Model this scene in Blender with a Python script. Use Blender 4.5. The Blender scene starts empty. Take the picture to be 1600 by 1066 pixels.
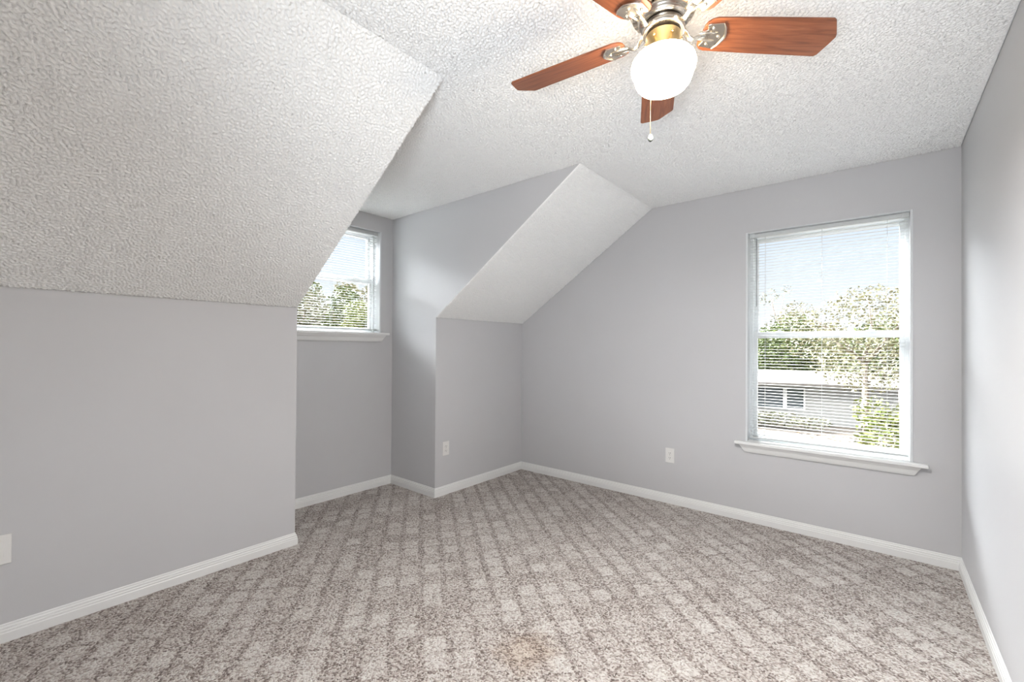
import bpy, bmesh, math, random
import numpy as np
from mathutils import Vector, Matrix

R = math.radians
scene = bpy.context.scene
col = scene.collection

# ------------------------------------------------------------------ room dimensions (metres)
XL, XR, XD = -2.929, 0.382, -3.5625        # knee wall, right wall, dormer back wall
YR, YD1, YD2, YB = -2.0, 1.318, 2.499, 3.694   # rear wall, dormer sides, gable wall with the big window
H, ZK, XC = 2.517, 1.554, -1.500           # flat ceiling, knee wall top, line where the slope meets the ceiling
FX, FY = -0.523, 1.3695                    # fan axis

# ------------------------------------------------------------------ camera
def camera():
    f, yaw, pitch, roll, py = 687.55, R(39.717), R(0.409), R(0.3875), 537.5
    F0 = Vector((-math.sin(yaw), math.cos(yaw), 0)); R0 = Vector((math.cos(yaw), math.sin(yaw), 0)); U0 = Vector((0, 0, 1))
    F = F0 * math.cos(pitch) + U0 * math.sin(pitch)
    U1 = -F0 * math.sin(pitch) + U0 * math.cos(pitch)
    Rt = R0 * math.cos(roll) + U1 * math.sin(roll)
    U = -R0 * math.sin(roll) + U1 * math.cos(roll)
    cd = bpy.data.cameras.new('camera'); co = bpy.data.objects.new('camera', cd); col.objects.link(co)
    cd.sensor_width = 36; cd.lens = 36 * f / 1600; cd.shift_y = (py - 533) / 1600
    cd.clip_start = 0.02; cd.clip_end = 400
    m = Matrix((Rt, U, -F)).transposed().to_4x4(); m.translation = Vector((0, 0, 1.30))
    co.matrix_world = m
    scene.camera = co
camera()

# ------------------------------------------------------------------ sky, sun, daylight portals, exposure
scene.view_settings.view_transform = 'Standard'
scene.view_settings.look = 'None'
scene.view_settings.exposure = 0.08
scene.view_settings.gamma = 1.0
scene.view_settings.use_curve_mapping = False

def sky():
    w = bpy.data.worlds.new('sky'); scene.world = w; w.use_nodes = True
    nt = w.node_tree; nt.nodes.clear()
    tc = nt.nodes.new('ShaderNodeTexCoord')
    sep = nt.nodes.new('ShaderNodeSeparateXYZ')
    cr = nt.nodes.new('ShaderNodeValToRGB')
    cr.color_ramp.elements[0].position = 0.0; cr.color_ramp.elements[0].color = (0.98, 0.98, 0.99, 1)
    cr.color_ramp.elements[1].position = 0.24; cr.color_ramp.elements[1].color = (0.76, 0.86, 1.0, 1)
    e = cr.color_ramp.elements.new(0.34); e.color = (0.97, 0.975, 1.0, 1)
    def mrange(v, f0, f1, t0, t1):
        mr = nt.nodes.new('ShaderNodeMapRange'); mr.interpolation_type = 'SMOOTHSTEP'
        for n_, q in (('From Min', f0), ('From Max', f1), ('To Min', t0), ('To Max', t1)): mr.inputs[n_].default_value = q
        nt.links.new(v, mr.inputs['Value']); return mr.outputs['Result']
    def mth(op, *v):
        m_ = nt.nodes.new('ShaderNodeMath'); m_.operation = op
        for i, q in enumerate(v):
            if hasattr(q, 'is_output'): nt.links.new(q, m_.inputs[i])
            else: m_.inputs[i].default_value = q
        return m_.outputs[0]
    # added bright lobe in the unseen upper sky, brightens the room through both windows
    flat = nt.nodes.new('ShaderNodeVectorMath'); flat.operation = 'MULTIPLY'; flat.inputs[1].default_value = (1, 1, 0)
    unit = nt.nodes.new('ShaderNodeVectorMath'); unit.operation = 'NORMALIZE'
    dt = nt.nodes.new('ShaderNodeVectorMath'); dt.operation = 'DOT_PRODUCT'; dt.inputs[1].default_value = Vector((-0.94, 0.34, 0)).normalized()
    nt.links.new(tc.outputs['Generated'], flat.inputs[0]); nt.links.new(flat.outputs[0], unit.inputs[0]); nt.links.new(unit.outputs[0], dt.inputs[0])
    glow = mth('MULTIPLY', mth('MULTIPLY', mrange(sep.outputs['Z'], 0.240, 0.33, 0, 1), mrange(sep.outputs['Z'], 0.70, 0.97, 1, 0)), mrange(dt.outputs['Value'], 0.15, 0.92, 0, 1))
    strength = mth('ADD', mth('MULTIPLY', glow, SKY_FILL), 1.02)
    bg = nt.nodes.new('ShaderNodeBackground'); out = nt.nodes.new('ShaderNodeOutputWorld')
    L = nt.links.new
    L(tc.outputs['Generated'], sep.inputs[0]); L(sep.outputs['Z'], cr.inputs['Fac']); 
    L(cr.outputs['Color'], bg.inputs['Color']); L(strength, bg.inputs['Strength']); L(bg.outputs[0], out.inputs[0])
    w.cycles.sampling_method = 'MANUAL'; w.cycles.sample_map_resolution = 512
SKY_FILL = 72.0
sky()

def sun():
    d = bpy.data.lights.new('sun', 'SUN'); o = bpy.data.objects.new('sun', d); col.objects.link(o)
    d.energy = 3.5; d.angle = R(1.0); d.color = (1.0, 0.93, 0.82)
    v = Vector((-0.80, 0.35, -0.75))               # from behind the house, never into these windows
    o.rotation_euler = v.to_track_quat('-Z', 'Y').to_euler(); o.location = (20, -10, 25)
sun()

def portal(name, loc, w, h, direction):
    d = bpy.data.lights.new(name, 'AREA'); d.shape = 'RECTANGLE'; d.size = w; d.size_y = h
    d.cycles.is_portal = True
    o = bpy.data.objects.new(name, d); col.objects.link(o)
    o.location = loc; o.rotation_euler = Vector(direction).to_track_quat('-Z', 'Z').to_euler()
W2 = dict(x=-0.768, w=0.938, z0=0.600, z1=2.175)       # big window: left edge along the wall, width, sill, head
W1 = dict(x=1.448, w=0.922, z0=1.420, z1=2.363)        # dormer window
W3 = dict(x=-2.35, w=2.3, z0=0.55, z1=2.15)            # added window behind the camera, for fill daylight
portal('daylight_portal', (W2['x'] + W2['w'] / 2, YB + 0.22, (W2['z0'] + W2['z1']) / 2), 0.96, 1.60, (0, -1, 0))
portal('daylight_portal', (XD - 0.22, W1['x'] + W1['w'] / 2, (W1['z0'] + W1['z1']) / 2), 0.94, 0.96, (1, 0, 0))
portal('daylight_portal', (W3['x'] + W3['w'] / 2, YR - 0.22, (W3['z0'] + W3['z1']) / 2), 2.34, 1.64, (0, 1, 0))

def fill_spot():                                        # added fill spot, unseen, low behind the camera, turned up to the ceiling
    d = bpy.data.lights.new('fill_spot', 'SPOT'); d.shadow_soft_size = 0.40; d.spot_size = R(82); d.spot_blend = 1.0
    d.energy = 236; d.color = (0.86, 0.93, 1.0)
    o = bpy.data.objects.new('fill_spot', d); col.objects.link(o)
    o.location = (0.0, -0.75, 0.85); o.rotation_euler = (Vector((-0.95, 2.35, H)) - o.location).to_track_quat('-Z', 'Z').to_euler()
fill_spot()

# ------------------------------------------------------------------ node helpers
def new_mat(name):
    m = bpy.data.materials.new(name); m.use_nodes = True
    nt = m.node_tree
    return m, nt, nt.nodes['Principled BSDF'], nt.links.new
def N(nt, t, **kw):
    n = nt.nodes.new(t)
    for k, v in kw.items():
        if k in n.inputs: n.inputs[k].default_value = v
        else: setattr(n, k, v)
    return n
def rgb(r, g, b): return (r, g, b, 1)
def srgb(r, g, b):
    f = lambda c: (c / 255 / 12.92) if c <= 10 else (((c / 255) + 0.055) / 1.055) ** 2.4
    return (f(r), f(g), f(b), 1)
def ramp(nt, pts, interp='LINEAR'):
    n = nt.nodes.new('ShaderNodeValToRGB'); r = n.color_ramp; r.interpolation = interp
    while len(r.elements) < len(pts): r.elements.new(0.5)
    for e, (p, c) in zip(r.elements, pts): e.position = p; e.color = c
    return n
def mix(nt, L, fac, a, b, blend='MIX'):
    n = nt.nodes.new('ShaderNodeMix'); n.data_type = 'RGBA'; n.blend_type = blend
    for s, v in ((n.inputs[0], fac), (n.inputs[6], a), (n.inputs[7], b)):
        if hasattr(v, 'is_output'): L(v, s)
        else: s.default_value = v
    return n.outputs[2]
def math_(nt, L, op, *vals):
    n = nt.nodes.new('ShaderNodeMath'); n.operation = op
    for i, v in enumerate(vals):
        if hasattr(v, 'is_output'): L(v, n.inputs[i])
        else: n.inputs[i].default_value = v
    return n.outputs[0]

def paint(name, c, rough=0.5, spec=0.3, bump=0.0, scale=300):
    m, nt, b, L = new_mat(name)
    tc = N(nt, 'ShaderNodeTexCoord')
    no = N(nt, 'ShaderNodeTexNoise', Scale=1.3, Detail=3.0); L(tc.outputs['Object'], no.inputs['Vector'])
    k = ramp(nt, [(0.3, rgb(*[v * 0.985 for v in c[:3]])), (0.7, rgb(*[min(1, v * 1.015) for v in c[:3]]))])
    L(no.outputs['Fac'], k.inputs['Fac']); L(k.outputs['Color'], b.inputs['Base Color'])
    b.inputs['Roughness'].default_value = rough; b.inputs['Specular IOR Level'].default_value = spec
    if bump:
        n2 = N(nt, 'ShaderNodeTexNoise', Scale=scale, Detail=2.0); L(tc.outputs['Object'], n2.inputs['Vector'])
        bp = N(nt, 'ShaderNodeBump', Strength=bump, Distance=0.002); L(n2.outputs['Fac'], bp.inputs['Height']); L(bp.outputs[0], b.inputs['Normal'])
    return m

def popcorn():
    m, nt, b, L = new_mat('popcorn_ceiling')
    tc = N(nt, 'ShaderNodeTexCoord')
    n1 = N(nt, 'ShaderNodeTexNoise', Scale=210.0, Detail=2.0); L(tc.outputs['Object'], n1.inputs['Vector'])
    bp = N(nt, 'ShaderNodeBump', Strength=0.6, Distance=0.003); L(n1.outputs['Fac'], bp.inputs['Height']); L(bp.outputs[0], b.inputs['Normal'])
    b.inputs['Base Color'].default_value = rgb(0.94, 0.94, 0.93)
    b.inputs['Roughness'].default_value = 0.95; b.inputs['Specular IOR Level'].default_value = 0.1
    return m

def carpet():
    m, nt, b, L = new_mat('patterned_carpet')
    tc = N(nt, 'ShaderNodeTexCoord')
    mp = N(nt, 'ShaderNodeMapping'); mp.inputs['Rotation'].default_value = (0, 0, R(-51.2)); L(tc.outputs['Object'], mp.inputs['Vector'])
    # after the turn: x runs across the dark stripes, y along them
    wn = N(nt, 'ShaderNodeTexNoise', Scale=9.0, Detail=2.0); L(mp.outputs[0], wn.inputs['Vector'])
    wob = math_(nt, L, 'MULTIPLY', math_(nt, L, 'SUBTRACT', wn.outputs['Fac'], 0.5), 0.035)
    sp = N(nt, 'ShaderNodeSeparateXYZ'); L(mp.outputs[0], sp.inputs[0])
    u = math_(nt, L, 'DIVIDE', math_(nt, L, 'ADD', sp.outputs['X'], wob), 0.124)
    v = math_(nt, L, 'DIVIDE', math_(nt, L, 'ADD', sp.outputs['Y'], wob), 0.112)
    fu, fv = math_(nt, L, 'FRACT', u), math_(nt, L, 'FRACT', v)
    cu, cv = math_(nt, L, 'FLOOR', u), math_(nt, L, 'FLOOR', v)
    du = math_(nt, L, 'ABSOLUTE', math_(nt, L, 'SUBTRACT', fu, 0.5))
    dv = math_(nt, L, 'ABSOLUTE', math_(nt, L, 'SUBTRACT', fv, 0.5))
    mu = N(nt, 'ShaderNodeMapRange', interpolation_type='SMOOTHSTEP'); L(du, mu.inputs['Value'])
    mu.inputs['From Min'].default_value = 0.25; mu.inputs['From Max'].default_value = 0.42
    mv = N(nt, 'ShaderNodeMapRange', interpolation_type='SMOOTHSTEP'); L(dv, mv.inputs['Value'])
    mv.inputs['From Min'].default_value = 0.34; mv.inputs['From Max'].default_value = 0.48
    cb = N(nt, 'ShaderNodeCombineXYZ'); L(cu, cb.inputs[0]); L(cv, cb.inputs[1])
    cell = N(nt, 'ShaderNodeTexWhiteNoise', noise_dimensions='2D'); L(cb.outputs[0], cell.inputs['Vector'])
    # loops of yarn, each with its own tone
    lo = N(nt, 'ShaderNodeTexVoronoi', Scale=135.0, Randomness=0.75); L(mp.outputs[0], lo.inputs['Vector'])
    ls = N(nt, 'ShaderNodeSeparateColor'); L(lo.outputs['Color'], ls.inputs[0])
    big = N(nt, 'ShaderNodeTexNoise', Scale=2.2, Detail=2.0); L(mp.outputs[0], big.inputs['Vector'])
    # darkness = stripe + weak cross stripe + random square
    k = math_(nt, L, 'MULTIPLY', mu.outputs['Result'], 0.34)
    k = math_(nt, L, 'MAXIMUM', k, math_(nt, L, 'MULTIPLY', mv.outputs['Result'], 0.30))
    k = math_(nt, L, 'MAXIMUM', k, math_(nt, L, 'MULTIPLY', cell.outputs['Value'], 0.30))
    k = math_(nt, L, 'ADD', k, math_(nt, L, 'MULTIPLY', math_(nt, L, 'SUBTRACT', big.outputs['Fac'], 0.5), 0.25))
    pick = math_(nt, L, 'ADD', math_(nt, L, 'MULTIPLY', ls.outputs['Red'], 0.75), k)
    cr = ramp(nt, [(0.05, srgb(226, 224, 219)), (0.42, srgb(207, 202, 196)), (0.66, srgb(172, 163, 156)), (0.88, srgb(122, 110, 102)), (1.0, srgb(88, 76, 70))])
    L(pick, cr.inputs['Fac'])
    tint = mix(nt, L, math_(nt, L, 'MULTIPLY', ls.outputs['Green'], 0.35), cr.outputs['Color'], srgb(194, 178, 171))
    tint = mix(nt, L, 0.0, tint, tint)
    # dark gaps between loops
    gap = N(nt, 'ShaderNodeMapRange'); L(lo.outputs['Distance'], gap.inputs['Value'])
    gap.inputs['From Min'].default_value = 0.35; gap.inputs['From Max'].default_value = 0.75
    gap.inputs['To Min'].default_value = 1.0; gap.inputs['To Max'].default_value = 0.0
    L(tint, b.inputs['Base Color'])
    # old yellow-brown stain in front of the camera
    d2 = N(nt, 'ShaderNodeVectorMath', operation='DISTANCE'); L(tc.outputs['Object'], d2.inputs[0]); d2.inputs[1].default_value = (-1.16, 1.50, 0)
    sn = math_(nt, L, 'ADD', d2.outputs['Value'], math_(nt, L, 'MULTIPLY', math_(nt, L, 'SUBTRACT', wn.outputs['Fac'], 0.5), 0.16))
    sm = N(nt, 'ShaderNodeMapRange', interpolation_type='SMOOTHSTEP'); L(sn, sm.inputs['Value'])
    sm.inputs['From Min'].default_value = 0.06; sm.inputs['From Max'].default_value = 0.17
    sm.inputs['To Min'].default_value = 0.32; sm.inputs['To Max'].default_value = 0.0
    st = mix(nt, L, sm.outputs['Result'], tint, srgb(222, 190, 150), 'MULTIPLY')
    L(st, b.inputs['Base Color'])
    bp = N(nt, 'ShaderNodeBump', Strength=0.8, Distance=0.006)
    hh = math_(nt, L, 'ADD', gap.outputs['Result'], math_(nt, L, 'MULTIPLY', mu.outputs['Result'], -0.5))
    L(hh, bp.inputs['Height']); L(bp.outputs[0], b.inputs['Normal'])
    b.inputs['Roughness'].default_value = 1.0; b.inputs['Specular IOR Level'].default_value = 0.05
    b.inputs['Sheen Weight'].default_value = 0.15
    return m

def metal(name, c, rough):
    m, nt, b, L = new_mat(name)
    tc = N(nt, 'ShaderNodeTexCoord'); mp = N(nt, 'ShaderNodeMapping'); mp.inputs['Scale'].default_value = (1, 1, 40); L(tc.outputs['Object'], mp.inputs['Vector'])
    no = N(nt, 'ShaderNodeTexNoise', Scale=20.0, Detail=2.0); L(mp.outputs[0], no.inputs['Vector'])
    k = N(nt, 'ShaderNodeMapRange'); L(no.outputs['Fac'], k.inputs['Value'])
    k.inputs['To Min'].default_value = rough * 0.8; k.inputs['To Max'].default_value = rough * 1.2
    L(k.outputs['Result'], b.inputs['Roughness'])
    b.inputs['Base Color'].default_value = c; b.inputs['Metallic'].default_value = 1.0
    return m

def wood():
    m, nt, b, L = new_mat('cherry_wood')
    tc = N(nt, 'ShaderNodeTexCoord')
    mp = N(nt, 'ShaderNodeMapping'); mp.inputs['Scale'].default_value = (2.2, 26, 26); L(tc.outputs['Object'], mp.inputs['Vector'])
    no = N(nt, 'ShaderNodeTexNoise', Scale=3.0, Detail=5.0, Distortion=0.8); L(mp.outputs[0], no.inputs['Vector'])
    cr = ramp(nt, [(0.25, srgb(100, 55, 34)), (0.5, srgb(132, 77, 49)), (0.75, srgb(154, 95, 64))])
    L(no.outputs['Fac'], cr.inputs['Fac']); L(cr.outputs['Color'], b.inputs['Base Color'])
    b.inputs['Roughness'].default_value = 0.38
    return m

def glass():
    m, nt, b, L = new_mat('window_glass')
    nt.nodes.remove(b)
    out = nt.nodes['Material Output']
    t = N(nt, 'ShaderNodeBsdfTransparent'); t.inputs[0].default_value = rgb(0.97, 0.985, 0.98)
    g = N(nt, 'ShaderNodeBsdfGlossy', Roughness=0.02)
    fr = N(nt, 'ShaderNodeFresnel', IOR=1.45)
    k = math_(nt, L, 'MULTIPLY', fr.outputs[0], 0.02)
    mx = N(nt, 'ShaderNodeMixShader'); L(k, mx.inputs[0]); L(t.outputs[0], mx.inputs[1]); L(g.outputs[0], mx.inputs[2]); L(mx.outputs[0], out.inputs[0])
    return m

def emissive(name, c, s):
    m, nt, b, L = new_mat(name)
    b.inputs['Base Color'].default_value = rgb(0.9, 0.88, 0.84)
    b.inputs['Emission Color'].default_value = c; b.inputs['Emission Strength'].default_value = s
    b.inputs['Roughness'].default_value = 0.25
    return m

def leaves(name, c1, c2, c3):
    c1, c2, c3 = [rgb(*[v * 0.40 for v in c[:3]]) for c in (c1, c2, c3)]
    m, nt, b, L = new_mat(name)
    ge = N(nt, 'ShaderNodeNewGeometry')
    cr = ramp(nt, [(0.0, c1), (0.5, c2), (1.0, c3)]); L(ge.outputs['Random Per Island'], cr.inputs['Fac'])
    L(cr.outputs['Color'], b.inputs['Base Color']); b.inputs['Roughness'].default_value = 0.6
    b.inputs['Transmission Weight'].default_value = 0.0
    return m

def speckle(name, c1, c2, scale, rough=0.9):
    m, nt, b, L = new_mat(name)
    tc = N(nt, 'ShaderNodeTexCoord'); no = N(nt, 'ShaderNodeTexNoise', Scale=scale, Detail=5.0); L(tc.outputs['Object'], no.inputs['Vector'])
    cr = ramp(nt, [(0.35, c1), (0.65, c2)]); L(no.outputs['Fac'], cr.inputs['Fac']); L(cr.outputs['Color'], b.inputs['Base Color'])
    b.inputs['Roughness'].default_value = rough
    return m

M = dict(
    wall=paint('grey_wall_paint', (0.575, 0.572, 0.582), 0.45, 0.3, 0.06, 260),
    ceiling=popcorn(), carpet=carpet(),
    trim=paint('white_trim_paint', (0.80, 0.80, 0.79), 0.35, 0.4),
    vinyl=paint('white_vinyl', (0.70, 0.72, 0.73), 0.35, 0.4),
    slat=paint('white_slat', (0.60, 0.62, 0.62), 0.4, 0.3),
    grey=paint('grey_plastic', (0.30, 0.31, 0.32), 0.3, 0.4),
    outlet=paint('white_plastic', (0.80, 0.79, 0.77), 0.35, 0.4),
    dark=paint('dark_slot', (0.03, 0.03, 0.03), 0.6, 0.2),
    nickel=metal('brushed_nickel', rgb(0.62, 0.58, 0.52), 0.28),
    brass=metal('satin_brass', rgb(0.72, 0.57, 0.32), 0.30),
    black=metal('dark_bronze', rgb(0.05, 0.04, 0.03), 0.5),
    wood=wood(), glass=glass(),
    globe=emissive('lit_opal_glass', rgb(1.0, 0.80, 0.55), 32.0),
    crystal=paint('clear_knob', (0.07, 0.075, 0.06), 0.08, 0.6),
    leaf_green=leaves('leaf_green', rgb(0.13, 0.20, 0.04), rgb(0.22, 0.30, 0.07), rgb(0.34, 0.38, 0.13)),
    leaf_yellow=leaves('leaf_yellow_green', rgb(0.26, 0.34, 0.06), rgb(0.40, 0.46, 0.12), rgb(0.55, 0.55, 0.22)),
    leaf_tan=leaves('leaf_tan', rgb(0.32, 0.32, 0.14), rgb(0.46, 0.44, 0.24), rgb(0.60, 0.55, 0.36)),
    leaf_pale=leaves('leaf_pale', rgb(0.30, 0.33, 0.18), rgb(0.42, 0.42, 0.28), rgb(0.55, 0.52, 0.40)),
    bark=speckle('bark', rgb(0.16, 0.125, 0.10), rgb(0.30, 0.26, 0.22), 6.0),
    ground=speckle('leafy_ground', rgb(0.045, 0.038, 0.030), rgb(0.085, 0.070, 0.056), 0.9),
    litter=leaves('fallen_leaf', rgb(0.42, 0.28, 0.16), rgb(0.60, 0.44, 0.30), rgb(0.72, 0.62, 0.48)),
    stucco=speckle('pale_stucco', rgb(0.31, 0.32, 0.32), rgb(0.36, 0.36, 0.36), 3.0),
    shingle=speckle('pale_shingle', rgb(0.13, 0.12, 0.112), rgb(0.19, 0.175, 0.165), 4.0),
    pane_dark=paint('dark_pane', (0.07, 0.085, 0.10), 0.15, 0.5),
)

# ------------------------------------------------------------------ mesh helpers
class MB:
    def __init__(s): s.v = []; s.f = []; s.smooth = []
    def add(s, vs, fs, smooth=False):
        o = len(s.v); s.v += [tuple(p) for p in vs]; s.f += [tuple(i + o for i in f) for f in fs]; s.smooth += [smooth] * len(fs)
    def box(s, x0, y0, z0, x1, y1, z1, mat=None):
        vs = [(x, y, z) for z in (z0, z1) for y in (y0, y1) for x in (x0, x1)]
        if mat is not None: vs = [tuple(mat @ Vector(p)) for p in vs]
        s.add(vs, [(0, 2, 3, 1), (4, 5, 7, 6), (0, 1, 5, 4), (2, 6, 7, 3), (0, 4, 6, 2), (1, 3, 7, 5)])
    def lathe(s, prof, n=48, c=(0, 0, 0), smooth=True, cap=True):
        vs = []; fs = []
        for r, z in prof:
            for i in range(n):
                a = 2 * math.pi * i / n; vs.append((c[0] + r * math.cos(a), c[1] + r * math.sin(a), c[2] + z))
        for j in range(len(prof) - 1):
            for i in range(n):
                k = (i + 1) % n; fs.append((j * n + i, j * n + k, (j + 1) * n + k, (j + 1) * n + i))
        if cap:
            fs.append(tuple(range(n))[::-1]); fs.append(tuple(range((len(prof) - 1) * n, len(prof) * n)))
        s.add(vs, fs, smooth)
    def tube(s, pts, rad, n=8, smooth=True):
        pts = [Vector(p) for p in pts]; rr = rad if isinstance(rad, (list, tuple)) else [rad] * len(pts)
        vs = []; fs = []
        ref = Vector((0, 0, 1))
        for i, p in enumerate(pts):
            t = (pts[min(i + 1, len(pts) - 1)] - pts[max(i - 1, 0)]).normalized()
            a = t.cross(ref)
            if a.length < 1e-3: a = t.cross(Vector((1, 0, 0)))
            a.normalize(); b = t.cross(a)
            for k in range(n):
                w = 2 * math.pi * k / n; vs.append(tuple(p + (a * math.cos(w) + b * math.sin(w)) * rr[i]))
        for i in range(len(pts) - 1):
            for k in range(n):
                q = (k + 1) % n; fs.append((i * n + k, i * n + q, (i + 1) * n + q, (i + 1) * n + k))
        fs.append(tuple(range(n))[::-1]); fs.append(tuple(range((len(pts) - 1) * n, len(pts) * n)))
        s.add(vs, fs, smooth)
    def prism(s, poly, a, b, axis):                     # polygon in the two other axes, run from a to b along axis
        n = len(poly); vs = []
        for t in (a, b):
            for p in poly:
                q = list(p); q.insert(axis, t); vs.append(tuple(q))
        fs = [tuple(range(n))[::-1], tuple(range(n, 2 * n))] + [(i, (i + 1) % n, n + (i + 1) % n, n + i) for i in range(n)]
        s.add(vs, fs)
    def build(s, name, mat, parent=None, bevel=0.0, seg=2, recalc=True):
        me = bpy.data.meshes.new(name); me.from_pydata(s.v, [], s.f); me.update()
        if recalc:
            bm = bmesh.new(); bm.from_mesh(me); bmesh.ops.recalc_face_normals(bm, faces=bm.faces); bm.to_mesh(me); bm.free()
        me.polygons.foreach_set('use_smooth', s.smooth)
        me.materials.append(mat)
        o = bpy.data.objects.new(name, me); col.objects.link(o)
        if parent is not None: o.parent = parent
        if bevel:
            b = o.modifiers.new('bevel', 'BEVEL'); b.width = bevel; b.segments = seg; b.limit_method = 'ANGLE'; b.angle_limit = R(35)
        return o

def empty(name, loc=(0, 0, 0), rz=0.0):
    o = bpy.data.objects.new(name, None); col.objects.link(o); o.location = loc; o.rotation_euler = (0, 0, rz)
    o.empty_display_size = 0.1
    return o
def tag(o, label=None, cat=None, group=None, kind=None):
    if label: o['label'] = label
    if cat: o['category'] = cat
    if group: o['group'] = group
    if kind: o['kind'] = kind
    return o
def struct(o, label, cat): return tag(o, label, cat, kind='structure')
def part(o, label): o['label'] = label; return o

# ------------------------------------------------------------------ room shell
def face_mesh(name, polys, mat):
    """planar polygons given as ordered corner lists"""
    b = MB()
    for p in polys: b.add(p, [tuple(range(len(p)))])
    return b.build(name, mat, recalc=False)

def wall_with_hole(name, to3, outline_w, outline_h, hole, depth, mat):
    """rectangular wall in (s, z) with one opening and its reveals; to3(s, out, z)"""
    s0, s1 = outline_w; z0, z1 = outline_h; a, b, c, d = hole
    q = []
    for (p0, p1, r0, r1) in ((s0, a, z0, z1), (b, s1, z0, z1), (a, b, z0, c), (a, b, d, z1)):
        if p1 - p0 > 1e-6 and r1 - r0 > 1e-6:
            q.append([to3(p0, 0, r0), to3(p1, 0, r0), to3(p1, 0, r1), to3(p0, 0, r1)])
    for (p, r, p2, r2) in ((a, c, b, c), (b, c, b, d), (b, d, a, d), (a, d, a, c)):
        q.append([to3(p, 0, r), to3(p2, 0, r2), to3(p2, depth, r2), to3(p, depth, r)])
    return q

CUT = 0.30
fl = face_mesh('floor', [[(XL, YR, 0), (XR, YR, 0), (XR, YB, 0), (XL, YB, 0)],
                         [(XD, YD1, 0), (XL, YD1, 0), (XL, YD2, 0), (XD, YD2, 0)]], M['carpet'])
struct(fl, 'patterned taupe and cream loop carpet covering the floor', 'floor')
def popcorn_height(nu, nv, step, seed):
    """sprayed texture: band limited noise pushed towards blobs with pits between them, 0..1"""
    rng = np.random.default_rng(seed)
    f = np.fft.rfft2(rng.standard_normal((nu, nv)))
    k = np.hypot(np.fft.fftfreq(nu, step)[:, None], np.fft.rfftfreq(nv, step)[None, :])
    g = lambda k0, w: np.exp(-((k - k0) / w) ** 2)
    h = np.fft.irfft2(f * (g(66, 20) + 0.35 * g(108, 24) + 0.10 * g(16, 10)), (nu, nv))
    h /= h.std()
    return 1 / (1 + np.exp(-2.6 * (h + 0.62)))
def popcorn_sheet(name, c, u, v, us, vs, keep, flat=(), amp=0.0115, step=0.0042):
    """sheet c + s*u + t*v over the break points us, vs; cells for which keep(s, t) is false are left out; the texture grows into the room"""
    cut = lambda br: np.concatenate([np.linspace(p, q, max(2, int((q - p) / step)) + 1)[(0 if i == 0 else 1):] for i, (p, q) in enumerate(zip(br[:-1], br[1:]))])
    S, T = cut(us), cut(vs); nu, nv = len(S), len(T)
    c, u, v = np.array(c, float), np.array(u, float), np.array(v, float)
    nrm = np.cross(u, v); nrm /= np.linalg.norm(nrm); up = nrm[2] > 0
    if up: nrm = -nrm
    K = np.array([[keep(p, q) for q in (T[:-1] + T[1:]) / 2] for p in (S[:-1] + S[1:]) / 2])
    n = np.zeros((nu, nv), int)
    for di in (0, 1):
        for dj in (0, 1): n[di:nu - 1 + di, dj:nv - 1 + dj] += K
    hgt = popcorn_height(nu + nu % 2, nv + nv % 2, step, 11 + int(7 * abs(us[0] + vs[0])))[:nu, :nv] * amp * (n == 4)   # the rim stays on the plane
    P = c + S[:, None, None] * u + T[None, :, None] * v + hgt[..., None] * nrm
    idx = np.arange(nu * nv).reshape(nu, nv)
    F = np.stack([idx[:-1, :-1], idx[1:, :-1], idx[1:, 1:], idx[:-1, 1:]], -1)[K]
    if up: F = F[:, ::-1]
    used = n.ravel() > 0; new = np.cumsum(used) - 1
    V = P.reshape(-1, 3)[used]; F = new[F]
    for q in flat:
        F = np.concatenate([F, np.arange(4).reshape(1, 4) + len(V)]); V = np.concatenate([V, np.array(q, float)])
    me = bpy.data.meshes.new(name)
    me.vertices.add(len(V)); me.vertices.foreach_set('co', V.astype(np.float32).ravel())
    me.loops.add(F.size); me.loops.foreach_set('vertex_index', F.astype(np.int32).ravel())
    me.polygons.add(len(F)); me.polygons.foreach_set('loop_start', np.arange(0, F.size, 4, dtype=np.int32))
    me.polygons.foreach_set('use_smooth', np.ones(len(F), bool)); me.update(calc_edges=True)
    me.materials.append(M['ceiling'])
    o = bpy.data.objects.new(name, me); col.objects.link(o)
    return o
YN = -0.35                                              # nearer than this the ceiling lies behind the camera and stays a plain sheet
ce = popcorn_sheet('ceiling', (0, 0, H), (1, 0, 0), (0, 1, 0), (XD, XC, XR), (YN, YD1, YD2, YB), lambda x, y: x > XC or YD1 < y < YD2,
                   [[(XC, YR, H), (XR, YR, H), (XR, YN, H), (XC, YN, H)]])
struct(ce, 'white popcorn textured flat ceiling running into the dormer', 'ceiling')
SL = math.hypot(XC - XL, H - ZK); su = ((XC - XL) / SL, 0, (H - ZK) / SL)
s1 = popcorn_sheet('ceiling_slope', (XL, 0, ZK), su, (0, 1, 0), (0, SL), (YN, YD1), lambda x, y: True,
                   [[(XL, YR, ZK), (XC, YR, H), (XC, YN, H), (XL, YN, ZK)]])
struct(s1, 'large sloped popcorn ceiling above the left knee wall', 'ceiling')
s2 = popcorn_sheet('ceiling_slope', (XL, 0, ZK), su, (0, 1, 0), (0, SL), (YD2, YB), lambda x, y: True)
struct(s2, 'small sloped popcorn ceiling between dormer and gable wall', 'ceiling')
o = face_mesh('wall_left', [[(XL, YR, 0), (XL, YD1, 0), (XL, YD1, ZK), (XL, YR, ZK)]], M['wall'])
struct(o, 'low grey knee wall at left below the big slope', 'wall')
o = face_mesh('wall_knee', [[(XL, YD2, 0), (XL, YB, 0), (XL, YB, ZK), (XL, YD2, ZK)]], M['wall'])
struct(o, 'short grey knee wall with an outlet right of the dormer', 'wall')
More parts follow.
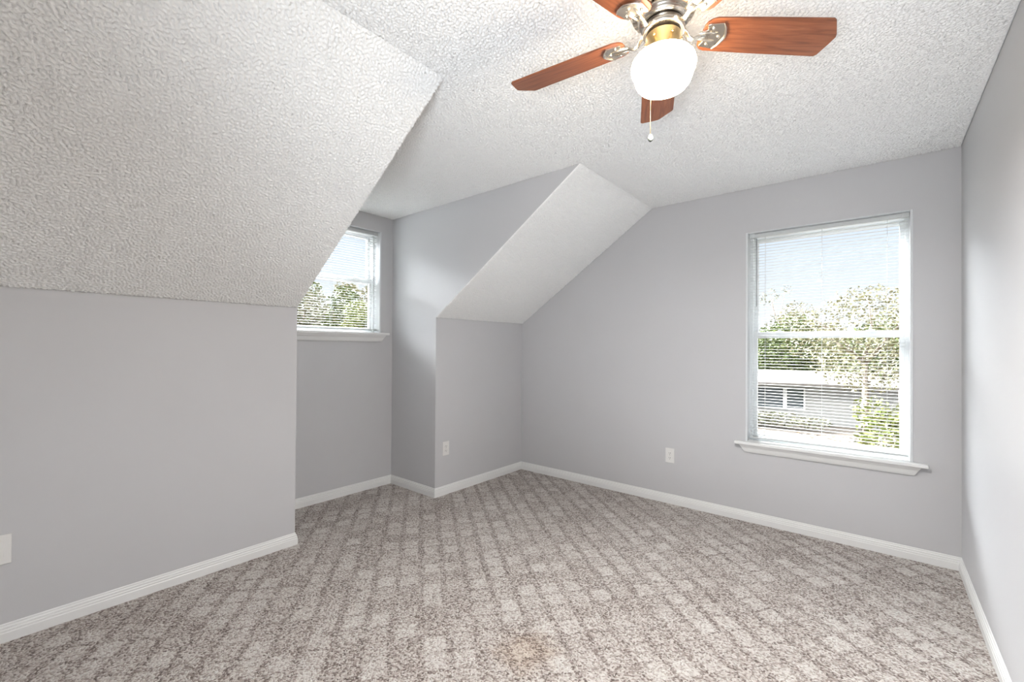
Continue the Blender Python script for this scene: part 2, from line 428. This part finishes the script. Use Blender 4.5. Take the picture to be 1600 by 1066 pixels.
for nm, y, lb in (('wall_dormer_left', YD1, 'grey side wall of the dormer nearest the camera'), ('wall_dormer_right', YD2, 'bright grey side wall of the dormer recess')):
    o = face_mesh(nm, [[(XD, y, 0), (XL, y, 0), (XL, y, ZK), (XC, y, H), (XD, y, H)]], M['wall'])
    struct(o, lb, 'wall')
o = face_mesh('wall_dormer_back', wall_with_hole('', lambda s, d, z: (XD - d, s, z), (YD1, YD2), (0, H), (W1['x'], W1['x'] + W1['w'], W1['z0'], W1['z1']), 0.17, None), M['wall'])
struct(o, 'grey end wall of the dormer around the small window', 'wall')
q = wall_with_hole('', lambda s, d, z: (s, YB + d, z), (XC, XR), (0, H), (W2['x'], W2['x'] + W2['w'], W2['z0'], W2['z1']), 0.17, None)
q.append([(XL, YB, 0), (XC, YB, 0), (XC, YB, H), (XL, YB, ZK)])
o = face_mesh('wall_back', q, M['wall'])
struct(o, 'grey gable wall holding the large window', 'wall')
o = face_mesh('wall_right', [[(XR, YR, 0), (XR, YB, 0), (XR, YB, H), (XR, YR, H)]], M['wall'])
struct(o, 'bright grey wall at the right edge', 'wall')
q = wall_with_hole('', lambda s, d, z: (s, YR - d, z), (XC, XR), (0, H), (W3['x'], W3['x'] + W3['w'], W3['z0'], W3['z1']), 0.17, None) if W3['x'] > XC else None
def rear_wall():
    a, b, c, d = W3['x'], W3['x'] + W3['w'], W3['z0'], W3['z1']
    zs = lambda x: H if x >= XC else ZK + (x - XL) * (H - ZK) / (XC - XL)
    d = min(d, zs(a) - 0.06)
    W3['z1'] = d
    P = lambda x, z: (x, YR, z)
    q = [[P(XL, 0), P(a, 0), P(a, zs(a)), P(XL, ZK)], [P(a, 0), P(b, 0), P(b, c), P(a, c)],
         [P(a, d), P(b, d), P(b, H), P(XC, H), P(a, zs(a))], [P(b, 0), P(XR, 0), P(XR, H), P(b, H)]]
    for (x1, z1, x2, z2) in ((a, c, b, c), (b, c, b, d), (b, d, a, d), (a, d, a, c)):
        q.append([(x1, YR, z1), (x2, YR, z2), (x2, YR - 0.17, z2), (x1, YR - 0.17, z1)])
    return q
o = face_mesh('wall_front', rear_wall(), M['wall'])
struct(o, 'grey wall behind the camera with an added wide window for fill daylight', 'wall')

# baseboards: one moulded profile swept along each wall, mitred at the corners
PROF = [(0, 0), (0.0135, 0), (0.0135, 0.040), (0.0115, 0.043), (0.0115, 0.052), (0.0085, 0.055), (0.0085, 0.064), (0.0045, 0.068), (0.0040, 0.075), (0.0015, 0.078), (0, 0.078)]
def baseboards():
    P = [(XL, YR), (XL, YD1), (XD, YD1), (XD, YD2), (XL, YD2), (XL, YB), (XR, YB), (XR, YR)]
    names = [('baseboard_left', 'white baseboard along the long left knee wall'), ('baseboard_dormer_left', 'white baseboard on the near side of the dormer'),
             ('baseboard_dormer_back', 'white baseboard under the dormer window'), ('baseboard_dormer_right', 'white baseboard on the far side of the dormer'),
             ('baseboard_knee', 'white baseboard under the short knee wall outlet'), ('baseboard_back', 'white baseboard along the gable wall'),
             ('baseboard_right', 'white baseboard along the right wall'), ('baseboard_front', 'white baseboard on the wall behind the camera')]
    n = len(P)
    dirs = [((Vector(P[(i + 1) % n]) - Vector(P[i])).normalized()) for i in range(n)]
    nor = [Vector((d.y, -d.x)) for d in dirs]
    off = []
    for i in range(n):
        a, b = nor[i - 1], nor[i]
        off.append((a + b) / (1 + a.dot(b)))
    for i, (nm, lb) in enumerate(names):
        b = MB(); k = len(PROF); vs = []
        for j in (i, (i + 1) % n):
            for d, z in PROF: vs.append((P[j][0] + off[j].x * d, P[j][1] + off[j].y * d, z))
        fs = [(t, (t + 1) % k, k + (t + 1) % k, k + t) for t in range(k)] + [tuple(range(k)), tuple(range(k, 2 * k))[::-1]]
        b.add(vs, fs); struct(b.build(nm, M['trim']), lb, 'baseboard')
baseboards()

# ------------------------------------------------------------------ windows
def window(name, loc, rz, w, h, label, sill=True):
    """local x along the wall, y outwards, z up from the sill; the origin is the lower left corner of the opening"""
    root = empty(name, loc, rz); struct(root, label, 'window')
    t = 0.014
    b = MB()
    b.box(0, -0.004, 0, t, 0.10, h); b.box(w - t, -0.004, 0, w, 0.10, h); b.box(t, -0.002, h - 0.006, w - t, 0.10, h)
    b.build('jamb_liner', M['vinyl'], root, 0.002)
    b = MB(); f0, f1, y0, y1 = t, 0.034, 0.085, 0.165       # outer frame ring
    b.box(f0, y0, 0, f1, y1, h); b.box(w - f1, y0, 0, w - f0, y1, h); b.box(f1, y0, h - 0.03, w - f1, y1, h); b.box(f1, y0, 0, w - f1, y1, 0.018)
    b.build('frame', M['vinyl'], root, 0.002)
    mid = h * 0.508
    for nm, za, zb, ys, rb, rt in (('upper_sash', mid - 0.02, h - 0.03, 0.135, 0.036, 0.028), ('lower_sash', 0.018, mid + 0.024, 0.100, 0.030, 0.040)):
        s = MB(); st = 0.026; x0, x1 = f1, w - f1
        s.box(x0, ys, za, x0 + st, ys + 0.03, zb); s.box(x1 - st, ys, za, x1, ys + 0.03, zb)
        s.box(x0 + st, ys, zb - rt, x1 - st, ys + 0.03, zb); s.box(x0 + st, ys, za, x1 - st, ys + 0.03, za + rb)
        so = s.build(nm, M['vinyl'], root, 0.002)
        p = MB(); p.box(x0 + st - 0.004, ys + 0.013, za + rb - 0.004, x1 - st + 0.004, ys + 0.017, zb - rt + 0.004)
        p.build('pane', M['glass'], so)
        if nm == 'lower_sash':
            for lx in (0.22, 0.78):
                l = MB(); l.box(w * lx - 0.025, ys - 0.012, zb - 0.004, w * lx + 0.025, ys + 0.012, zb + 0.008); l.box(w * lx - 0.01, ys - 0.02, zb + 0.006, w * lx + 0.012, ys + 0.004, zb + 0.014)
                l.build('sash_lock', M['vinyl'], so, 0.002)
    if sill:
        b = MB(); b.box(-0.068, -0.052, -0.020, w + 0.068, 0.0, 0.003); b.box(0.0, -0.001, -0.018, w, 0.10, 0.003)
        b.build('stool', M['trim'], root, 0.006, 3)
        # apron: moulded board whose top leans forward and whose ends are cut back on a slant
        pr = [(-0.040, -0.020), (-0.036, -0.030), (-0.026, -0.042), (-0.022, -0.056), (-0.018, -0.068), (-0.012, -0.078)]
        vs = []; fs = []
        for sx in (0, 1):
            for y, z in pr + [(0.0, -0.078), (0.0, -0.020)]:
                ins = 0.014 + (-0.020 - z) * 0.55
                vs.append(((-0.050 + ins) if sx == 0 else (w + 0.050 - ins), y, z))
        k = len(pr) + 2
        fs = [(i, (i + 1) % k, k + (i + 1) % k, k + i) for i in range(k)] + [tuple(range(k)), tuple(range(k, 2 * k))[::-1]]
        b = MB(); b.add(vs, fs); b.build('apron', M['trim'], root)
    return root
window('window_1', (XD, W1['x'], W1['z0']), R(90), W1['w'], W1['z1'] - W1['z0'], 'small single hung window in the dormer with white sill')
window('window_2', (W2['x'], YB, W2['z0']), 0, W2['w'], W2['z1'] - W2['z0'], 'large single hung window in the gable wall with white sill')

def rear_fill_window():
    root = empty('fill_window', (W3['x'], YR, W3['z0']), 0); struct(root, 'wide added window behind the camera, unseen, for fill daylight', 'window')
    w, h = W3['w'], W3['z1'] - W3['z0']
    b = MB()
    for x in (0, w / 2 - 0.02, w - 0.04): b.box(x, -0.15, 0, x + 0.04, -0.09, h)
    b.box(0, -0.15, 0, w, -0.09, 0.04); b.box(0, -0.15, h - 0.04, w, -0.09, h)
    b.build('frame', M['vinyl'], root)
    p = MB(); p.box(0.03, -0.122, 0.03, w - 0.03, -0.118, h - 0.03); p.build('pane', M['glass'], root)
rear_fill_window()

# ------------------------------------------------------------------ mini blinds, slats level
def blind(loc, rz, w, h, label, wand=True):
    root = empty('window_blind', loc, rz)
    tag(root, label, 'blind', 'white mini blinds inside the windows')
    x0, x1, yc = 0.020, w - 0.020, 0.045
    b = MB(); b.box(x0, yc - 0.013, h - 0.036, x1, yc + 0.013, h - 0.008); b.build('headrail', M['slat'], root, 0.003)
    for bx in (x0, x1 - 0.03):
        k = MB(); k.box(bx - 0.004, yc - 0.015, h - 0.038, bx + 0.034, yc + 0.015, h - 0.006); k.build('bracket', M['slat'], root, 0.002)
    s = MB(); z = 0.046; pitch = 0.0216
    while z < h - 0.045:
        sec = []
        for i in range(5):
            t = i / 4 * 2 - 1; sec.append((yc + t * 0.0114, z + 0.0011 * (1 - t * t)))
        poly = sec + [(y, zz - 0.0006) for y, zz in sec[::-1]]
        s.prism(poly, x0 + 0.002, x1 - 0.002, 0)
        z += pitch
    s.build('slats', M['slat'], root)
    b = MB(); b.box(x0, yc - 0.013, 0.024, x1, yc + 0.013, 0.036); b.build('bottom_rail', M['slat'], root, 0.003)
    for fx in (0.13, 0.50, 0.87):
        c = MB()
        for dy in (-0.0135, 0.0135): c.tube([(w * fx, yc + dy, 0.03), (w * fx, yc + dy, h - 0.03)], 0.0008, 5)
        c.build('ladder_cord', M['slat'], root)
    if wand:
        c = MB(); c.tube([(0.066, yc - 0.018, h - 0.045), (0.068, yc - 0.020, h - 0.30), (0.068, yc - 0.020, h - 0.56)], 0.0035, 6)
        wd = c.build('tilt_wand', M['grey'], root); part(wd, 'thin grey tilt wand')
    return root
blind((W2['x'], YB, W2['z0']), 0, W2['w'], W2['z1'] - W2['z0'], 'tall white mini blind lowered over the large gable window')
blind((XD, W1['x'], W1['z0']), R(90), W1['w'], W1['z1'] - W1['z0'], 'short white mini blind lowered over the small dormer window')

# ------------------------------------------------------------------ outlets
def outlet(loc, rz, label, decor=False, s=1.0):
    """local x along the wall, -y into the room, origin at the plate centre on the wall"""
    root = empty('wall_plate' if decor else 'electrical_outlet', loc, rz)
    tag(root, label, 'outlet')
    w, h = 0.037 * s, 0.0605 * s
    b = MB(); b.box(-w, -0.0055, -h, w, 0, h); b.build('cover_plate', M['outlet'], root, 0.003, 3)
    if decor:
        b = MB(); b.box(-0.0168, -0.0075, -0.0335, 0.0168, -0.004, 0.0335); b.build('receptacle', M['outlet'], root, 0.0015)
        return root
    for zc in (0.0195, -0.0195):
        b = MB(); n = 20; poly = []
        for i in range(n):
            a = 2 * math.pi * i / n; poly.append((0.0172 * math.cos(a), zc + max(-0.0135, min(0.0135, 0.0172 * math.sin(a)))))
        b.prism(poly, -0.0078, -0.004, 1); r = b.build('receptacle', M['outlet'], root)
        d = MB(); d.box(-0.0072, -0.0082, zc - 0.002, -0.0050, -0.0070, zc + 0.007); d.box(0.0050, -0.0082, zc - 0.002, 0.0072, -0.0070, zc + 0.007)
        d.lathe([(0.0024, -0.0006), (0.0024, 0.0006)], 10)
        vs = d.v[16:]; d.v[16:] = [(x, -0.0076 + z, zc - 0.0085 + y) for x, y, z in vs]
        part(d.build('slots', M['dark'], r), 'dark slots')
    b = MB(); b.lathe([(0.0030, -0.0006), (0.0030, 0.0006)], 12); b.v = [(x, -0.0058 + z, y) for x, y, z in b.v]; b.build('screw', M['nickel'], root)
    return root
outlet((-1.338, YB, 0.400), 0, 'white duplex outlet on the gable wall left of the large window')
outlet((XL, 2.620, 0.403), R(90), 'white duplex outlet on the short knee wall beside the dormer')
outlet((XL, 0.052, 0.403), R(90), 'white wall plate low on the left knee wall cut by the photo edge', True, 1.06)

# ------------------------------------------------------------------ ceiling fan
def fan():
    root = empty('ceiling_fan', (FX, FY, H))
    tag(root, 'five blade cherry wood ceiling fan with a lit white globe', 'ceiling fan')
    Z = lambda z: z - H
    b = MB(); b.lathe([(0.070, Z(H)), (0.078, Z(2.500)), (0.110, Z(2.470)), (0.118, Z(2.440)), (0.118, Z(2.425)), (0.112, Z(2.420)), (0.02, Z(2.420))], 56)
    b.build('motor_housing', M['nickel'], root)
    core = MB(); core.lathe([(0.092, Z(2.425)), (0.080, Z(2.362)), (0.03, Z(2.360))], 40); core.build('motor_core', M['black'], root)
    fins = MB()
    for i in range(30):
        a = 2 * math.pi * i / 30; m = Matrix.Rotation(a, 4, 'Z')
        vs = []
        for r0, r1, z in ((0.094, 0.115, Z(2.425)), (0.088, 0.108, Z(2.385)), (0.074, 0.094, Z(2.352))):
            for (r, y) in ((r0, -0.0058), (r1, -0.0058), (r1, 0.0058), (r0, 0.0058)): vs.append(tuple(m @ Vector((r, y, z))))
        fs = [(0, 3, 2, 1), (8, 9, 10, 11)]
        for l in (0, 4): fs += [(l + i0, l + (i0 + 1) % 4, l + 4 + (i0 + 1) % 4, l + 4 + i0) for i0 in range(4)]
        fins.add(vs, fs)
    fins.build('cooling_fins', M['nickel'], root)
    b = MB(); b.lathe([(0.070, Z(2.356)), (0.079, Z(2.353)), (0.080, Z(2.346)), (0.077, Z(2.340)), (0.074, Z(2.336)), (0.074, Z(2.330)), (0.05, Z(2.328))], 56); b.build('lower_bowl', M['nickel'], root)
    b = MB(); b.lathe([(0.058, Z(2.331)), (0.058, Z(2.312))], 40); b.build('rotor_gap', M['black'], root)
    b = MB(); b.lathe([(0.050, Z(2.3195)), (0.0635, Z(2.3185)), (0.0645, Z(2.300)), (0.060, Z(2.298))], 56); b.build('flywheel', M['nickel'], root)
    b = MB(); b.lathe([(0.052, Z(2.300)), (0.052, Z(2.284))], 40); b.build('housing_gap', M['black'], root)
    b = MB(); b.lathe([(0.050, Z(2.289)), (0.0535, Z(2.287)), (0.0535, Z(2.232)), (0.058, Z(2.228)), (0.058, Z(2.222)), (0.04, Z(2.220))], 56); b.build('switch_housing', M['brass'], root)
    # small screws around the switch housing
    for az in (200, 262, 320, 20, 80, 140):
        a = R(az); s = MB(); s.lathe([(0.0042, 0), (0.0050, 0.002), (0.003, 0.005)], 12)
        mt = Matrix.Rotation(a, 4, 'Z') @ Matrix.Translation((0.053, 0, Z(2.270))) @ Matrix.Rotation(R(90), 4, 'Y')
        s.v = [tuple(mt @ Vector(p)) for p in s.v]; s.build('screw', M['brass'], root)
    # schoolhouse globe
    prof = [(0.046, 2.234), (0.052, 2.230), (0.070, 2.227), (0.086, 2.219), (0.096, 2.206), (0.099, 2.191), (0.096, 2.177), (0.090, 2.163), (0.087, 2.152), (0.082, 2.138), (0.072, 2.126), (0.055, 2.117), (0.032, 2.112), (0.006, 2.111)]
    b = MB(); b.lathe([(r, Z(z)) for r, z in prof], 64); part(b.build('globe', M['globe'], root), 'glowing white opal glass globe')
    d = bpy.data.lights.new('globe_fill', 'AREA'); d.shape = 'DISK'; d.size = 0.06       # added disc just below the closed globe, extra downward fill for the room
    d.energy = 42; d.color = (0.995, 0.985, 0.98)
    lo = bpy.data.objects.new('globe_fill', d); col.objects.link(lo); lo.location = (FX, FY, 2.1095)
    # pull chain: drops behind the globe
    cx, cy = -0.0725, 0.0777
    b = MB(); b.tube([(cx * 0.48, cy * 0.48, Z(2.262)), (cx * 0.75, cy * 0.75, Z(2.258)), (cx * 0.95, cy * 0.95, Z(2.240)), (cx, cy, Z(2.21)), (cx, cy, Z(2.026))], 0.0014, 6)
    part(b.build('pull_chain', M['brass'], root), 'thin brass pull chain behind the globe')
    b = MB(); b.lathe([(0.002, 0.012), (0.006, 0.008), (0.0095, -0.002), (0.007, -0.010), (0.002, -0.014)], 14, (cx, cy, Z(2.016)))
    part(b.build('pull_knob', M['crystal'], root), 'small clear knob on the chain')
    # blades and their irons
    pit = R(12)
    for az in (185.8, 113.8, 41.8, -30.2, 257.8):
        mt = Matrix.Rotation(R(az), 4, 'Z') @ Matrix.Translation((0, 0, Z(2.300))) @ Matrix.Rotation(-pit, 4, 'X')
        out = [(0.122, -0.030), (0.126, -0.042), (0.136, -0.052), (0.152, -0.058), (0.30, -0.063), (0.508, -0.068), (0.516, -0.064), (0.553, -0.016), (0.557, -0.006), (0.552, 0.020), (0.542, 0.060), (0.534, 0.067), (0.30, 0.063), (0.152, 0.058), (0.136, 0.052), (0.126, 0.042), (0.122, 0.030)]
        b = MB(); b.prism(out, -0.003, 0.003, 2); o = b.build('blade', M['wood'], root, 0.0015, 2)
        o.matrix_local = mt
        # flat shield of the iron under the blade, with ribs, curved outer lip and screws
        ir = MB()
        sh = [(0.128, -0.036), (0.136, -0.040), (0.176, -0.045), (0.186, -0.030), (0.194, -0.010), (0.196, 0.0), (0.194, 0.010), (0.186, 0.030), (0.176, 0.045), (0.136, 0.040), (0.128, 0.036), (0.135, 0.020), (0.118, 0.013), (0.118, -0.013), (0.135, -0.020)]
        ir.prism(sh, -0.0075, -0.003, 2)
        lip = [(0.174, -0.046), (0.186, -0.031), (0.194, -0.012), (0.1965, 0.0), (0.194, 0.012), (0.186, 0.031), (0.174, 0.046)]
        ir.tube([(x, y, -0.0085) for x, y in lip], [0.0015, 0.003, 0.0038, 0.004, 0.0038, 0.003, 0.0015], 8)
        for y in (-0.014, 0.014): ir.tube([(0.112, y * 0.75, -0.0085), (0.150, y, -0.0095), (0.168, y, -0.0075)], [0.004, 0.0045, 0.002], 8)
        # neck: curls down from the flywheel and out to the blade
        inv = mt.inverted(); ca, sa = math.cos(R(az)), math.sin(R(az))
        neck = []
        for r, z in ((0.058, 2.306), (0.066, 2.306), (0.074, 2.298), (0.082, 2.286), (0.094, 2.281), (0.108, 2.287), (0.122, 2.2925), (0.134, 2.2930)):
            neck.append(inv @ Vector((r * ca, r * sa, Z(z))))
        wd = [0.013, 0.0135, 0.012, 0.010, 0.009, 0.010, 0.013, 0.013]; vs = []
        for i, p in enumerate(neck):
            for dy, dz in ((-wd[i], 0.0005), (-wd[i] * 0.6, -0.004), (wd[i] * 0.6, -0.004), (wd[i], 0.0005), (wd[i] * 0.6, 0.004), (-wd[i] * 0.6, 0.004)): vs.append((p.x, p.y + dy, p.z + dz))
        k = 6; fs = [tuple(range(k)), tuple(range((len(neck) - 1) * k, len(neck) * k))]
        for i in range(len(neck) - 1): fs += [(i * k + j, i * k + (j + 1) % k, (i + 1) * k + (j + 1) % k, (i + 1) * k + j) for j in range(k)]
        ir.add(vs, fs, True)
        io = ir.build('blade_iron', M['nickel'], root, 0.001, 1); io.matrix_local = mt
        for x, y in ((0.176, 0.0), (0.150, -0.028), (0.150, 0.028)):
            s = MB(); s.lathe([(0.003, -0.0115), (0.0048, -0.0105), (0.0052, -0.0070)], 12, (x, y, 0)); s.build('screw', M['nickel'], io)
fan()

# ------------------------------------------------------------------ outdoors (camera room is upstairs; the ground lies about three metres lower)
GZ = -2.9
b = MB(); b.add([(-120, -60, GZ), (120, -60, GZ), (120, 160, GZ), (-120, 160, GZ)], [(0, 1, 2, 3)])
struct(b.build('ground', M['ground']), 'brown leafy ground outside far below the windows', 'ground')

def litter():
    rnd = random.Random(5); b = MB()
    for i in range(5200):
        x = rnd.uniform(-9, 5); y = rnd.uniform(15.5, 26.4); s = rnd.uniform(0.05, 0.13); a = rnd.uniform(0, 6.28); z = GZ + rnd.uniform(0.01, 0.05)
        if math.sin(x * 1.1 + 0.6 * y) + math.sin(0.8 * y - x * .3) < rnd.uniform(-1.2, 1.2): continue
        c, d = math.cos(a) * s, math.sin(a) * s
        t = rnd.uniform(-0.3, 0.3) * s
        b.add([(x - c, y - d, z), (x + d * .6, y - c * .6, z + t), (x + c, y + d, z), (x - d * .6, y + c * .6, z + abs(t))], [(0, 1, 2, 3)])
    tag(b.build('fallen_leaves', M['litter'], recalc=False), 'tan fallen leaves scattered over the ground outside', 'leaves', kind='stuff')
litter()

def neighbour_house():
    """local x along the front wall, y away from us"""
    root = empty('neighbor_house', (-11.4, 27.3, GZ), R(14))
    tag(root, 'single storey pale house across the yard below the window', 'house')
    L, D, Hh = 12.6, 7.0, 2.30
    wx0, wx1, wz0, wz1 = 5.0, 8.55, 0.80, 2.02
    b = MB()
    b.box(0, 0, 0, wx0, 0.2, Hh); b.box(wx1, 0, 0, L, 0.2, Hh); b.box(wx0, 0, 0, wx1, 0.2, wz0); b.box(wx0, 0, wz1, wx1, 0.2, Hh)
    b.box(0, 0.2, 0, 0.2, D, Hh); b.box(L - 0.2, 0.2, 0, L, D, Hh); b.box(0.2, D - 0.2, 0, L - 0.2, D, Hh)
    b.build('wall', M['stucco'], root)
    r = MB(); e = 0.55
    r.add([(-e, -e, Hh), (L + e, -e, Hh), (L + e, D + e, Hh), (-e, D + e, Hh), (1.5, D / 2, Hh + 0.55), (L - 1.5, D / 2, Hh + 0.55), (-e, -e, Hh - 0.16), (L + e, -e, Hh - 0.16), (L + e, D + e, Hh - 0.16), (-e, D + e, Hh - 0.16)],
          [(0, 1, 5, 4), (2, 3, 4, 5), (1, 2, 5), (3, 0, 4), (6, 7, 1, 0), (7, 8, 2, 1), (8, 9, 3, 2), (9, 6, 0, 3), (6, 9, 8, 7)])
    r.build('roof', M['shingle'], root)
    wm = (wx0 + wx1) / 2
    f = MB(); f.box(wx0, -0.05, wz1 - 0.07, wx1, 0.12, wz1); f.box(wx0, -0.05, wz0, wx1, 0.12, wz0 + 0.07); f.box(wx0, -0.05, wz0 + .07, wx0 + 0.07, 0.12, wz1 - .07); f.box(wx1 - 0.07, -0.05, wz0 + .07, wx1, 0.12, wz1 - .07); f.box(wm + 0.72, -0.05, wz0 + .07, wm + 0.90, 0.12, wz1 - .07)
    f.box(wm - 1.0, -0.05, wz0 + .07, wm - 0.90, 0.12, wz1 - .07)
    fo = f.build('window', M['vinyl'], root)
    p = MB(); p.box(wx0 + 0.05, 0.03, wz0 + 0.05, wx1 - 0.05, 0.06, wz1 - 0.05); part(p.build('pane', M['pane_dark'], fo), 'dark glass')
neighbour_house()

def foliage(rnd, blobs, n, size, dens_edge=0.35):
    """leaf blades scattered through a set of ellipsoids (x, y, z, rx, ry, rz)"""
    b = MB(); vol = [q[3] * q[4] * q[5] for q in blobs]
    for i in range(n):
        q = rnd.choices(blobs, vol)[0]
        while True:
            v = Vector((rnd.uniform(-1, 1), rnd.uniform(-1, 1), rnd.uniform(-1, 1)))
            if dens_edge < v.length < 1: break
        c = Vector((q[0] + v.x * q[3], q[1] + v.y * q[4], q[2] + v.z * q[5]))
        s = size * rnd.uniform(0.6, 1.3)
        d = Vector((rnd.gauss(0, 1), rnd.gauss(0, 1), rnd.gauss(0, 0.7))).normalized(); e = d.cross(Vector((rnd.gauss(0, 1), rnd.gauss(0, 1), rnd.gauss(0, 1)))).normalized()
        b.add([c - d * s, c - e * s * 0.5, c + d * s, c + e * s * 0.5], [(0, 1, 2, 3)])
    return b

def plant(name, label, cat, base, blobs, n, size, leaf, seed, trunk=0.16, limbs=True, group=None):
    rnd = random.Random(seed)
    root = empty(name, base); tag(root, label, cat, group)
    b = foliage(rnd, blobs, n, size); b.build('foliage', leaf, root, recalc=False)
    t = MB(); lo = min(q[2] for q in blobs)
    t.tube([(0, 0, -0.05), (0.03, 0.02, lo * 0.5), (blobs[0][0] * 0.3, blobs[0][1] * 0.3, max(0.1, lo))], [trunk, trunk * 0.85, trunk * 0.7], 9)
    if limbs:
        for q in blobs:
            a = Vector((blobs[0][0] * 0.3, blobs[0][1] * 0.3, max(0.1, lo) - 0.02)); e = Vector(q[:3]) + Vector((0, 0, q[5] * 0.5))
            m1 = a.lerp(e, 0.5) + Vector((rnd.uniform(-.2, .2), rnd.uniform(-.2, .2), 0.1))
            t.tube([a, m1, e], [trunk * 0.55, trunk * 0.32, trunk * 0.1], 6)
    t.build('trunk', M['bark'], root)
    return root

def at(az, dist):                                       # point on the ground by compass angle from the room
    return (dist * math.cos(R(az)), dist * math.sin(R(az)), GZ)

# seen through the large window
plant('green_tree', 'round green tree behind the pale house at the left of the large window', 'tree', at(98.3, 41), [(0, 0, 4.0, 2.6, 2.2, 2.2), (0.9, 0.3, 5.6, 1.5, 1.4, 1.5), (-2.2, 0.5, 3.4, 2.0, 1.8, 1.7), (2.0, 0, 3.6, 1.8, 1.6, 1.5)], 11000, 0.14, M['leaf_green'], 1, 0.22)
plant('bare_tree', 'tall thin nearly bare tree against the sky at the upper left of the large window', 'tree', at(98.2, 44), [(0, 0, 6.3, 1.3, 1.2, 1.0), (0.9, 0.2, 7.5, 0.9, 0.8, 0.8), (-0.9, 0, 8.6, 0.9, 0.8, 0.8), (-1.2, 0.3, 5.4, 1.0, 0.9, 0.8), (0.3, 0, 9.2, 0.5, 0.5, 0.5), (1.4, 0, 5.8, 0.9, 0.9, 0.7)], 700, 0.11, M['leaf_pale'], 2, 0.12)
plant('oak_tree', 'spreading tan leaved tree with a pale trunk at the right of the large window', 'tree', at(91.0, 23.5), [(0.0, 0, 3.6, 1.9, 1.6, 1.2), (-1.5, 0.2, 4.5, 1.4, 1.2, 0.9), (1.2, 0, 4.8, 1.4, 1.2, 1.0), (0.1, 0.3, 6.0, 1.6, 1.3, 0.9), (-2.3, 0, 5.6, 1.0, 1.0, 0.7), (1.9, 0, 6.4, 1.0, 1.0, 0.7)], 5600, 0.078, M['leaf_tan'], 3, 0.15)
plant('leafy_shrub', 'bright green shrub at the foot of the tan tree outside the large window', 'shrub', at(89.4, 21.0), [(0, 0, 1.0, 0.9, 0.8, 0.9), (0.7, 0.2, 1.6, 0.8, 0.7, 0.8), (-0.4, 0.2, 1.9, 0.6, 0.6, 0.6)], 1500, 0.10, M['leaf_yellow'], 4, 0.05)
plant('hedge_shrub', 'low grey green shrub under the house window outside', 'shrub', at(98.2, 27.3), [(0, 0, 0.45, 1.3, 0.5, 0.4), (1.3, 0.3, 0.4, 0.9, 0.4, 0.35), (-1.3, -0.2, 0.5, 1.0, 0.5, 0.45)], 1500, 0.08, M['leaf_pale'], 5, 0.04, False)
for i, (az, d, hh, lf, lb) in enumerate([(102.5, 52, 6.5, 'leaf_pale', 'hazy pale tree far behind the house, left end of the row'), (94.0, 63, 7.4, 'leaf_tan', 'hazy tan tree far behind the house, in the middle of the row'), (89.5, 50, 7.5, 'leaf_green', 'hazy olive tree far behind the tan tree'), (84.6, 63, 8.6, 'leaf_pale', 'hazy pale tree far out at the right end of the row')]):
    plant('distant_tree', lb, 'tree', at(az, d), [(0, 0, hh * 0.55, 3.2, 2.4, hh * 0.34), (-2.2, 0, hh * 0.45, 2.4, 2.0, hh * 0.26), (2.3, 0, hh * 0.5, 2.4, 2.0, hh * 0.28), (0.4, 0, hh * 0.85, 1.7, 1.4, hh * 0.16)], 3800, 0.20, M[lf], 20 + i, 0.25, True, 'distant trees behind the pale house')
# seen through the dormer window
plant('yellow_green_tree', 'bright yellow green tree at the lower right of the dormer window', 'tree', at(148.6, 18), [(0, 0, 4.4, 1.1, 1.1, 1.0), (-0.8, 0.5, 4.3, 1.0, 1.0, 0.8), (0.5, 0.2, 5.2, 0.8, 0.8, 0.7), (-0.4, 0.1, 5.5, 0.6, 0.6, 0.5), (0.9, 0.8, 4.7, 1.2, 1.1, 1.1)], 8500, 0.085, M['leaf_yellow'], 7, 0.14)
plant('pale_tree', 'pale loose tree behind the yellow green one outside the dormer window', 'tree', at(149.7, 30), [(0, 0, 5.9, 1.6, 1.5, 1.2), (0.9, 1.2, 7.3, 1.2, 1.1, 1.0), (-1.4, -1.8, 5.9, 1.3, 1.2, 1.0), (1.2, 2.2, 6.4, 1.3, 1.2, 1.0), (-.4, -.2, 7.8, .9, .8, .7)], 3600, 0.13, M['leaf_tan'], 8, 0.2)
plant('grey_green_tree', 'grey green tree in the middle of the dormer window', 'tree', at(153.0, 24), [(0, 0, 5.0, 1.1, 1.1, 1.1), (0.4, 0.9, 6.4, 0.8, 0.8, 0.9), (-0.3, -0.6, 6.9, 0.7, 0.7, 0.7), (0.1, 0.1, 4.3, 1.7, 1.5, 0.9)], 5200, 0.10, M['leaf_green'], 9, 0.16)
plant('cream_tree', 'very pale yellow tree at the left edge of the dormer window', 'tree', at(156.3, 17), [(0, 0, 4.2, 1.0, 0.9, 1.2), (0.2, 0.4, 5.5, 0.8, 0.7, 0.8), (-0.3, -0.5, 5.0, 0.8, 0.7, 0.8)], 3400, 0.09, M['leaf_pale'], 10, 0.13)
